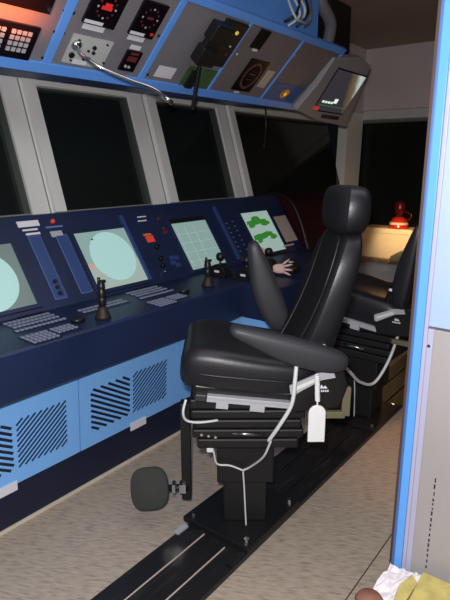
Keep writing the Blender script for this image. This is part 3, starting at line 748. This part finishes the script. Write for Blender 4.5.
    # black side cover with silver recliner trim and a small pale emblem
    for sx in (-1, 1):
        f = Fr((sx*.255, 0, 0), (0, 1, 0), (0, 0, 1))
        c0, c1 = (-.03, .0) if sx < 0 else (0, .03)
        cv = MB(); cv.prism([(-.19, .68), (-.17, .745), (-.33, .87), (-.39, .87), (-.41, .80), (-.38, .70)], c0, c1, 'black', f)
        co = B(cv, 'side_cover', bevel=.008)
        tr = MB(); q = (-.036, -.028) if sx < 0 else (.028, .036)
        tr.prism([(-.175, .765), (-.17, .80), (-.29, .856), (-.345, .862), (-.355, .835), (-.30, .825), (-.19, .762)], *q, 'silver', f)
        tro = tr.build('recliner_trim', co)
        if sx < 0:
            MB().prism([(-.19, .778), (-.185, .790), (-.28, .838), (-.29, .826)], -.038, -.036, 'frame', f).build('trim_groove', co)
            e = MB(); e.prism([(-.325, .787), (-.315, .800), (-.309, .792), (-.300, .803), (-.292, .787)], -.0315, -.0295, 'label', f)
            for k in range(6): e.box(-.33+k*.0085, -.3245+k*.0085, .772, .780, -.0315, -.0295, 'label', f)
            e.build('emblem', co, 'tiny pale emblem')
    # footrest
    fp = MB(); fp.box(-.03, .03, .250, .295, .10, .60, 'steelblk'); fp.box(-.03, .03, .0, .24, .585, .62, 'steelblk'); fo = B(fp, 'footrest_post', bevel=.004)
    MB().tube([(-.02, .26, .165), (-.03, .36, .165)], .016, 'steelblk', 10).box(-.045, -.005, .275, .305, .145, .19, 'chrome').box(-.045, -.005, .325, .34, .145, .19, 'chrome').build('clamp', fo)
    nrm = Vector((-.80, .0, .38)).normalized(); vv = Vector((.5, .1, .8)); vv = (vv-nrm*vv.dot(nrm)).normalized(); uu = vv.cross(nrm)
    pf = Fr((-.05, .445, .178), uu, vv); rg = []
    for d, k in ((-.022, .88), (-.018, .97), (.0, 1.0), (.014, .98), (.020, .92)):
        rg.append([pf.p(.090*k*sup(math.cos(2*math.pi*i/32), 0, .62), .098*k*sup(math.sin(2*math.pi*i/32), 0, .72), d) for i in range(32)])
    B(MB().loft(rg, 'pad'), 'foot_pad')
    # cables strapped to the chair
    def cab(pts, r, m='cable'): B(MB().tube(smoothpts(pts, 6), r, m, 8), 'cable')
    cab([(-.325, -.19, .90), (-.335, -.185, .84), (-.335, -.175, .74), (-.32, -.13, .64), (-.29, -.09, .555)], .0085)
    cab([(-.29, -.10, .555), (-.25, -.075, .46), (-.16, -.03, .36), (-.13, .007, .32)], .005)
    cab([(-.13, .007, .32), (-.13, .066, .345), (-.13, .125, .355), (-.14, .142, .43), (-.16, .177, .493), (-.18, .195, .56)], .0045)
    cab([(-.13, .007, .32), (-.125, .0, .22), (-.125, -.005, .12), (-.13, -.01, .032)], .004, 'cable')
    cab([(-.265, .25, .73), (-.275, .262, .68), (-.26, .25, .635), (-.24, .20, .615), (-.215, .12, .612)], .0055)
    B(MB().box(-.165, -.145, .14, .17, .43, .455, 'white'), 'cable_joint', bevel=.004)
    B(MB().box(-.22, -.196, -.42, -.26, .62, .65, 'olive').box(-.22, -.196, -.44, -.405, .63, .76, 'olive'), 'rear_bracket', bevel=.003)
    return ch
chair = make_chair('black leather helm chair nearest the camera, with a round foot pad at its left')
chair.location = (1.89, 1.34, .028); chair.rotation_euler = (0, 0, R(38))
def copy_tree(o, parent=None):
    c = o.copy(); COL.objects.link(c); c.parent = parent
    for k in list(o.children): copy_tree(k, c)
    return c
c2 = copy_tree(chair); c2.location = (3.28, 1.335, .028); c2.rotation_euler = (0, 0, R(-2))
for k in c2.children:
    if k.name.startswith('base_plate'): k.rotation_euler = (0, 0, R(40))
for k in [k for k in c2.children if k.name.startswith('cable') and k.name != 'cable_joint'][:3]: bpy.data.objects.remove(k)
arms = [k for k in c2.children if k.name.startswith('armrest')]
pv = Vector((-.305, -.34, .925)); 
for q in arms: q.data = q.data.copy(); q.data.materials[0] = M['leather']
k = arms[0]; k.rotation_euler = (R(82), 0, 0); k.location = pv-Matrix.Rotation(R(82), 3, 'X') @ pv
pv = Vector((.305, -.20, .91)); k = arms[1]; k.rotation_euler = (R(34), 0, 0); k.location = pv-Matrix.Rotation(R(34), 3, 'X') @ pv
c2['label'] = 'black leather helm chair farther back, half hidden behind the blue-edged cabinet'

# white pendant on its coiled cord, hanging from the near armrest
CW = Matrix.Translation((1.89, 1.34, .028)) @ Matrix.Rotation(R(38), 4, 'Z')
def cw(p): return CW @ Vector(p)
pd = thing('pendant_tag', 'white rounded pendant on a coiled cord hanging below the near armrest', 'pendant', tuple(cw((-.35, -.275, .585))))
f = Fr(cw((-.35, -.275, .585)), (CW.to_3x3() @ Vector((0, -1, 0))), (0, 0, 1))
pts = [(-.034, 0), (.034, 0), (.034, .115)]+[(.034*math.cos(k*math.pi/10), .125+.034*math.sin(k*math.pi/10)) for k in range(11)]+[(-.034, .115)]
MB(f).prism(pts, -.006, .006, 'white').build('tag_body', pd, bevel=.003)
cd = []
top = cw((-.345, -.27, .87)); lo = cw((-.35, -.275, .76))
for k in range(90):
    t = k/89; cd.append(top.lerp(lo, t)+Vector((math.cos(k*1.0)*.008, math.sin(k*1.0)*.008, 0)))
cd += [lo+Vector((0, 0, -.01)), f.p(0, .15)]
MB().tube(cd, .0035, 'white', 6).build('coiled_cord', pd)

# cable drooping from the far chair
ds = [(3.2, 405, 306), (3.1, 398, 335), (3.0, 388, 362), (2.9, 374, 383), (2.75, 360, 382), (2.6, 350, 372), (2.5, 341, 364), (2.45, 337, 372)]
pp_ = [EYE+ray(x, y)*(X/ray(x, y).x) for X, x, y in ds]
tag(MB().tube(smoothpts(pp_, 6), .009, 'cable', 8).build('drooping_cable'), 'pale cable drooping between the two helm chairs', 'cable')

# pale glove-like things on the levers
def glove(name, o, fr, scale, label, fingers):
    o = Vector(o); t = thing(name, label, 'glove', tuple(o)); rg = []
    for d, w, h in ((-.055, .022, .008), (-.045, .032, .014), (-.01, .040, .017), (.025, .042, .014), (.04, .034, .008)):
        rg.append([fr.p(d*scale, w*scale*math.cos(q), .015+h*scale*math.sin(q)) for q in [2*math.pi*k/14 for k in range(14)]])
    MB().loft(rg, 'skin').build('palm', t, sub=1)
    for a, l, y in fingers:
        ca, sa = math.cos(a), math.sin(a); p0 = (.02, y, .015); pts = [(.02+ca*l*k, y+sa*l*k, .015+.012*math.sin(k*2.4)) for k in (0, .35, .7, 1)]
        MB().tube([fr.p(x*scale, yy*scale, z) for x, yy, z in pts], [.0105*scale, .010*scale, .009*scale, .005*scale], 'skin', 10).build('finger', t)
    return t
a = DSK.px(279, 276); o = DSK.p(a[0], a[1], .05)
F2 = ray(279, 276).normalized(); uu = Vector((math.sin(AZ), -math.cos(AZ), 0)); vv = Vector((.2, .2, .9)).normalized()
glove('rubber_glove', o, Fr(o, uu, vv), .85, 'pale pink glove with spread fingers lying against the black levers', [(.62, .075, .03), (.22, .085, .014), (-.12, .08, -.006), (-.45, .07, -.024)])
o2 = DSK.p(*DSK.px(262, 262), .08); 
glove('rubber_glove', o2, Fr(o2, (uu*.75-vv*.65), (vv*.75+uu*.65)), .62, 'small pale glove tip showing above the raised armrest', [(math.pi*.95, .10, .0), (.1, .03, .01)])

# ------------------------------------------------------------------ far end: cream box on a wooden cabinet, red lamp
cab = thing('end_cabinet', 'low wooden cabinet with white panel under the cream box at the end window', 'cabinet', (6.05, 2.1, 0))
MB().box(5.86, 6.30, 1.35, 2.62, .60, .645, 'wood').build('cabinet_top', cab, bevel=.003)
MB().box(5.90, 6.28, 1.38, 2.60, .37, .60, 'whitepanel').build('white_panel', cab)
MB().box(5.80, 6.30, 1.30, 2.64, .32, .37, 'wood').build('shelf_board', cab, bevel=.003)
MB().box(5.88, 6.28, 1.36, 2.60, 0, .32, 'wood').build('cabinet_base', cab)
cb = thing('cream_box', 'cream coloured equipment box lit warmly below the end window', 'box', (6.05, 2.2, .645))
MB().box(5.94, 6.26, 1.80, 2.56, .645, .975, 'creambox').build('box_body', cb, bevel=.006)
MB().box(5.93, 6.27, 1.79, 2.57, .93, .985, 'creambox').build('box_lid', cb, bevel=.004)
MB().box(5.934, 5.942, 1.98, 2.02, .76, .80, 'wood').build('latch', cb)
tag(MB().prism([(0, 0), (.20, 0), (.22, .10), (.13, .13), (.02, .06)], 0, .10, 'olive', Fr((5.88, 2.16, .645), (0, -1, 0), (0, 0, 1))).build('tool_pouch', bevel=.01), 'dark olive pouch lying against the cream box front', 'pouch')
tag(MB().box(5.865, 5.90, 1.93, 2.02, .646, .69, 'whitepanel').build('small_carton'), 'small white carton on the wooden cabinet edge', 'carton')
rl = thing('red_signal_lamp', 'red hand signal lamp standing on the cream box', 'lamp', (6.05, 2.17, .985))
o = Vector((6.05, 2.17, .985))
MB().lathe([(.110, 0), (.110, .02), (.10, .05), (.080, .10), (.05, .125), (.04, .13)], o, (0, 0, 1), 'red').build('lamp_base', rl)
MB().lathe([(.04, .13), (.038, .16), (.05, .18), (.062, .20), (.062, .27), (.045, .30), (.015, .31)], o, (0, 0, 1), 'redlens').build('lens', rl)
MB().lathe([(.108, .045), (.096, .07)], o, (0, 0, 1), 'creambox').build('pale_band', rl)
MB().tube(smoothpts([o+Vector((0, -.06, .09)), o+Vector((0, -.12, .11)), o+Vector((0, -.13, .16)), o+Vector((0, -.055, .19))], 5), .010, 'redlens').build('handle', rl)

# ------------------------------------------------------------------ right foreground: blue-edged cabinet, table, papers
pc = thing('partition_cabinet', 'tall blue-edged cabinet with pale upper door and grey lower door at right', 'cabinet', (1.25, .2, 0))
CF = Fr((1.6, .504, 0), (0, -1, 0), (0, 0, 1))   # n = (-1,0,0): faces the camera
MB(CF).box(.0, .9, 0, 2.6, -.40, -.02, 'brown').build('carcass', pc)
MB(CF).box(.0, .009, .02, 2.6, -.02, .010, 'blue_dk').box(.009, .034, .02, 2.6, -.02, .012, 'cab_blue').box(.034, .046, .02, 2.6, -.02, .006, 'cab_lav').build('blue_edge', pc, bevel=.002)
MB(CF).box(.046, .9, 1.227, 2.6, -.02, .004, 'cab_pale').build('upper_door', pc, 'pale blue upper door', bevel=.002)
MB(CF).box(.046, .064, .04, 1.220, -.02, .004, 'cab_lav').box(.064, .9, .04, 1.220, -.02, .006, 'cab_grey').build('lower_door', pc, 'plain grey lower door', bevel=.002)
mb = MB(CF)
z = .41
while z < .74:
    l = random.uniform(.005, .016); mb.box(.110+random.uniform(0, .0016), .115, z, z+l, .006, .0066, 'black'); z += l+random.uniform(.005, .012)
mb.build('printed_marks', pc, 'fine vertical line of tiny print')
MB(CF).disc(.053, 1.167, .005, .004, .008, 'chrome', seg=8).build('screw', pc)
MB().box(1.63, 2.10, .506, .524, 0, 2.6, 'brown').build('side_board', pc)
KP = 4/3
def kz(z): return CAM_H-(CAM_H-z)*KP
zt = kz(.70)
tb = thing('low_table', 'low white box table in front of the grey cabinet door, covered with papers', 'table', (1.35, .1, 0))
MB().box(1.0, 1.585, -.5, .495, zt-.03, zt, 'table').build('table_top', tb, bevel=.004)
for x in (1.04, 1.54):
    for y in (-.46, .46): MB().box(x-.025, x+.025, y-.025, y+.025, 0, zt-.03, 'table').build('leg', tb, bevel=.003)
def sheet(name, quad, z, m, amp, label, cat, n=14, seed=1, thick=.003):
    random.seed(seed); q = [Vector(p) for p in quad]; V = []; Fc = []
    ph = [(random.uniform(5, 40), random.uniform(5, 40), random.uniform(0, 6)) for _ in range(6)]
    for i in range(n+1):
        for j in range(n+1):
            a, b = i/n, j/n; p = (q[0]*(1-a)+q[1]*a)*(1-b)+(q[3]*(1-a)+q[2]*a)*b
            h = sum(abs(math.sin(p.x*u+p.y*v+w)) for u, v, w in ph)/6
            V.append(Vector((p.x+amp*.5*(random.random()-.5), p.y+amp*.5*(random.random()-.5), z+thick+amp*h+amp*.3*random.random())))
    for i in range(n):
        for j in range(n): k = i*(n+1)+j; Fc.append((k, k+1, k+n+2, k+n+1))
    mb = MB(); mb.add(V, Fc, m, False); o = mb.build(name)
    s = o.modifiers.new('thick', 'SOLIDIFY'); s.thickness = .0015
    return tag(o, label, cat)
def K(*p): return [(a*KP, b*KP) for a, b in p]
sheet('crumpled_paper', [(a, b, 0) for a, b in K((.90, .375), (1.17, .375), (1.18, .285), (.90, .275))], zt, 'paper', .028, 'crumpled white paper at the left edge of the low table', 'paper', seed=3)
tag(MB().prism(K((.80, -.2), (1.165, -.2), (1.165, .292), (.82, .282)), zt+.04, zt+.06, 'yellowp').prism(K((.80, -.2), (1.15, -.2), (1.15, .28), (.82, .27)), zt, zt+.04, 'yellowp').build('yellow_pad', bevel=.003), 'stack of yellow paper beside the crumpled white paper', 'paper')
tag(MB().prism(K((1.05, .296), (1.13, .292), (1.15, .312), (1.10, .325), (1.04, .318)), zt+.034, zt+.05, 'yellowp').build('yellow_scrap', bevel=.003), 'small torn yellow scrap lying on the white paper', 'paper')
tag(MB().lathe([(.001, 0), (.036, .004), (.044, .016), (.036, .030), (.001, .036)], (1.012*KP, .362*KP, zt+.03), (0, 0, 1), 'brownobj').build('leather_pouch'), 'small reddish brown pouch at the bottom edge on white paper', 'pouch')

# ------------------------------------------------------------------ lights
def light(name, typ, loc, e, col=(1, 1, 1), size=.1, rot=None, spot=None):
    l = bpy.data.lights.new(name, typ); l.energy = e; l.color = col
    if typ == 'AREA': l.size = size
    else: l.shadow_soft_size = size
    if spot: l.spot_size = spot; l.spot_blend = .8
    o = bpy.data.objects.new(name, l); COL.objects.link(o); o.location = loc
    if rot: o.rotation_euler = rot
    return o
fl = light('camera_flash', 'SPOT', (-.02, .03, 1.80), 225, (1, .97, .95), .03, (R(90)-PITCH*1.05, 0, AZ-R(90)), R(115))
fl.data.spot_blend = .5
light('room_ambient', 'AREA', (1.6, .4, 2.7), 24, (.95, .93, 1), 2.2, (0, 0, 0))
light('warm_chart_lamp', 'POINT', (5.5, 1.95, 1.15), 3.5, (1, .55, .2), .05)
light('warm_floor_lamp', 'SPOT', (3.6, .5, 1.7), 34, (1, .42, .10), .08, (R(0), R(-30), 0), R(40))
def aim(o, t): o.rotation_euler = (Vector(t)-o.location).to_track_quat('-Z', 'Y').to_euler()
aim(bpy.data.objects['warm_floor_lamp'], (3.0, .8, 0))
o = light('warm_box_lamp', 'SPOT', (5.1, 1.9, 1.35), 48, (1, .72, .38), .05, spot=R(34)); aim(o, (6.0, 2.15, .85))
o = light('added_orange_spot', 'SPOT', (1.0, 1.8, 2.2), 170, (1, .16, .02), .03, spot=R(34)); aim(o, onplane(-8, -6, 2.05))  # added spot, no such fixture; its glow imitates a blurred orange streak
w = bpy.data.worlds.new('night'); SC.world = w; w.use_nodes = True
w.node_tree.nodes['Background'].inputs[0].default_value = (.25, .3, .4, 1); w.node_tree.nodes['Background'].inputs[1].default_value = .01

# ------------------------------------------------------------------ camera
cam = bpy.data.cameras.new('camera'); co = bpy.data.objects.new('camera', cam); COL.objects.link(co)
cam.sensor_fit = 'VERTICAL'; cam.sensor_height = 24; cam.lens = 24*FPX/600; cam.clip_start = .05
co.location = EYE; co.rotation_euler = (R(90)-PITCH, 0, AZ-R(90)); SC.camera = co
SC.view_settings.view_transform = 'Standard'; SC.view_settings.look = 'None'; SC.view_settings.exposure = 0
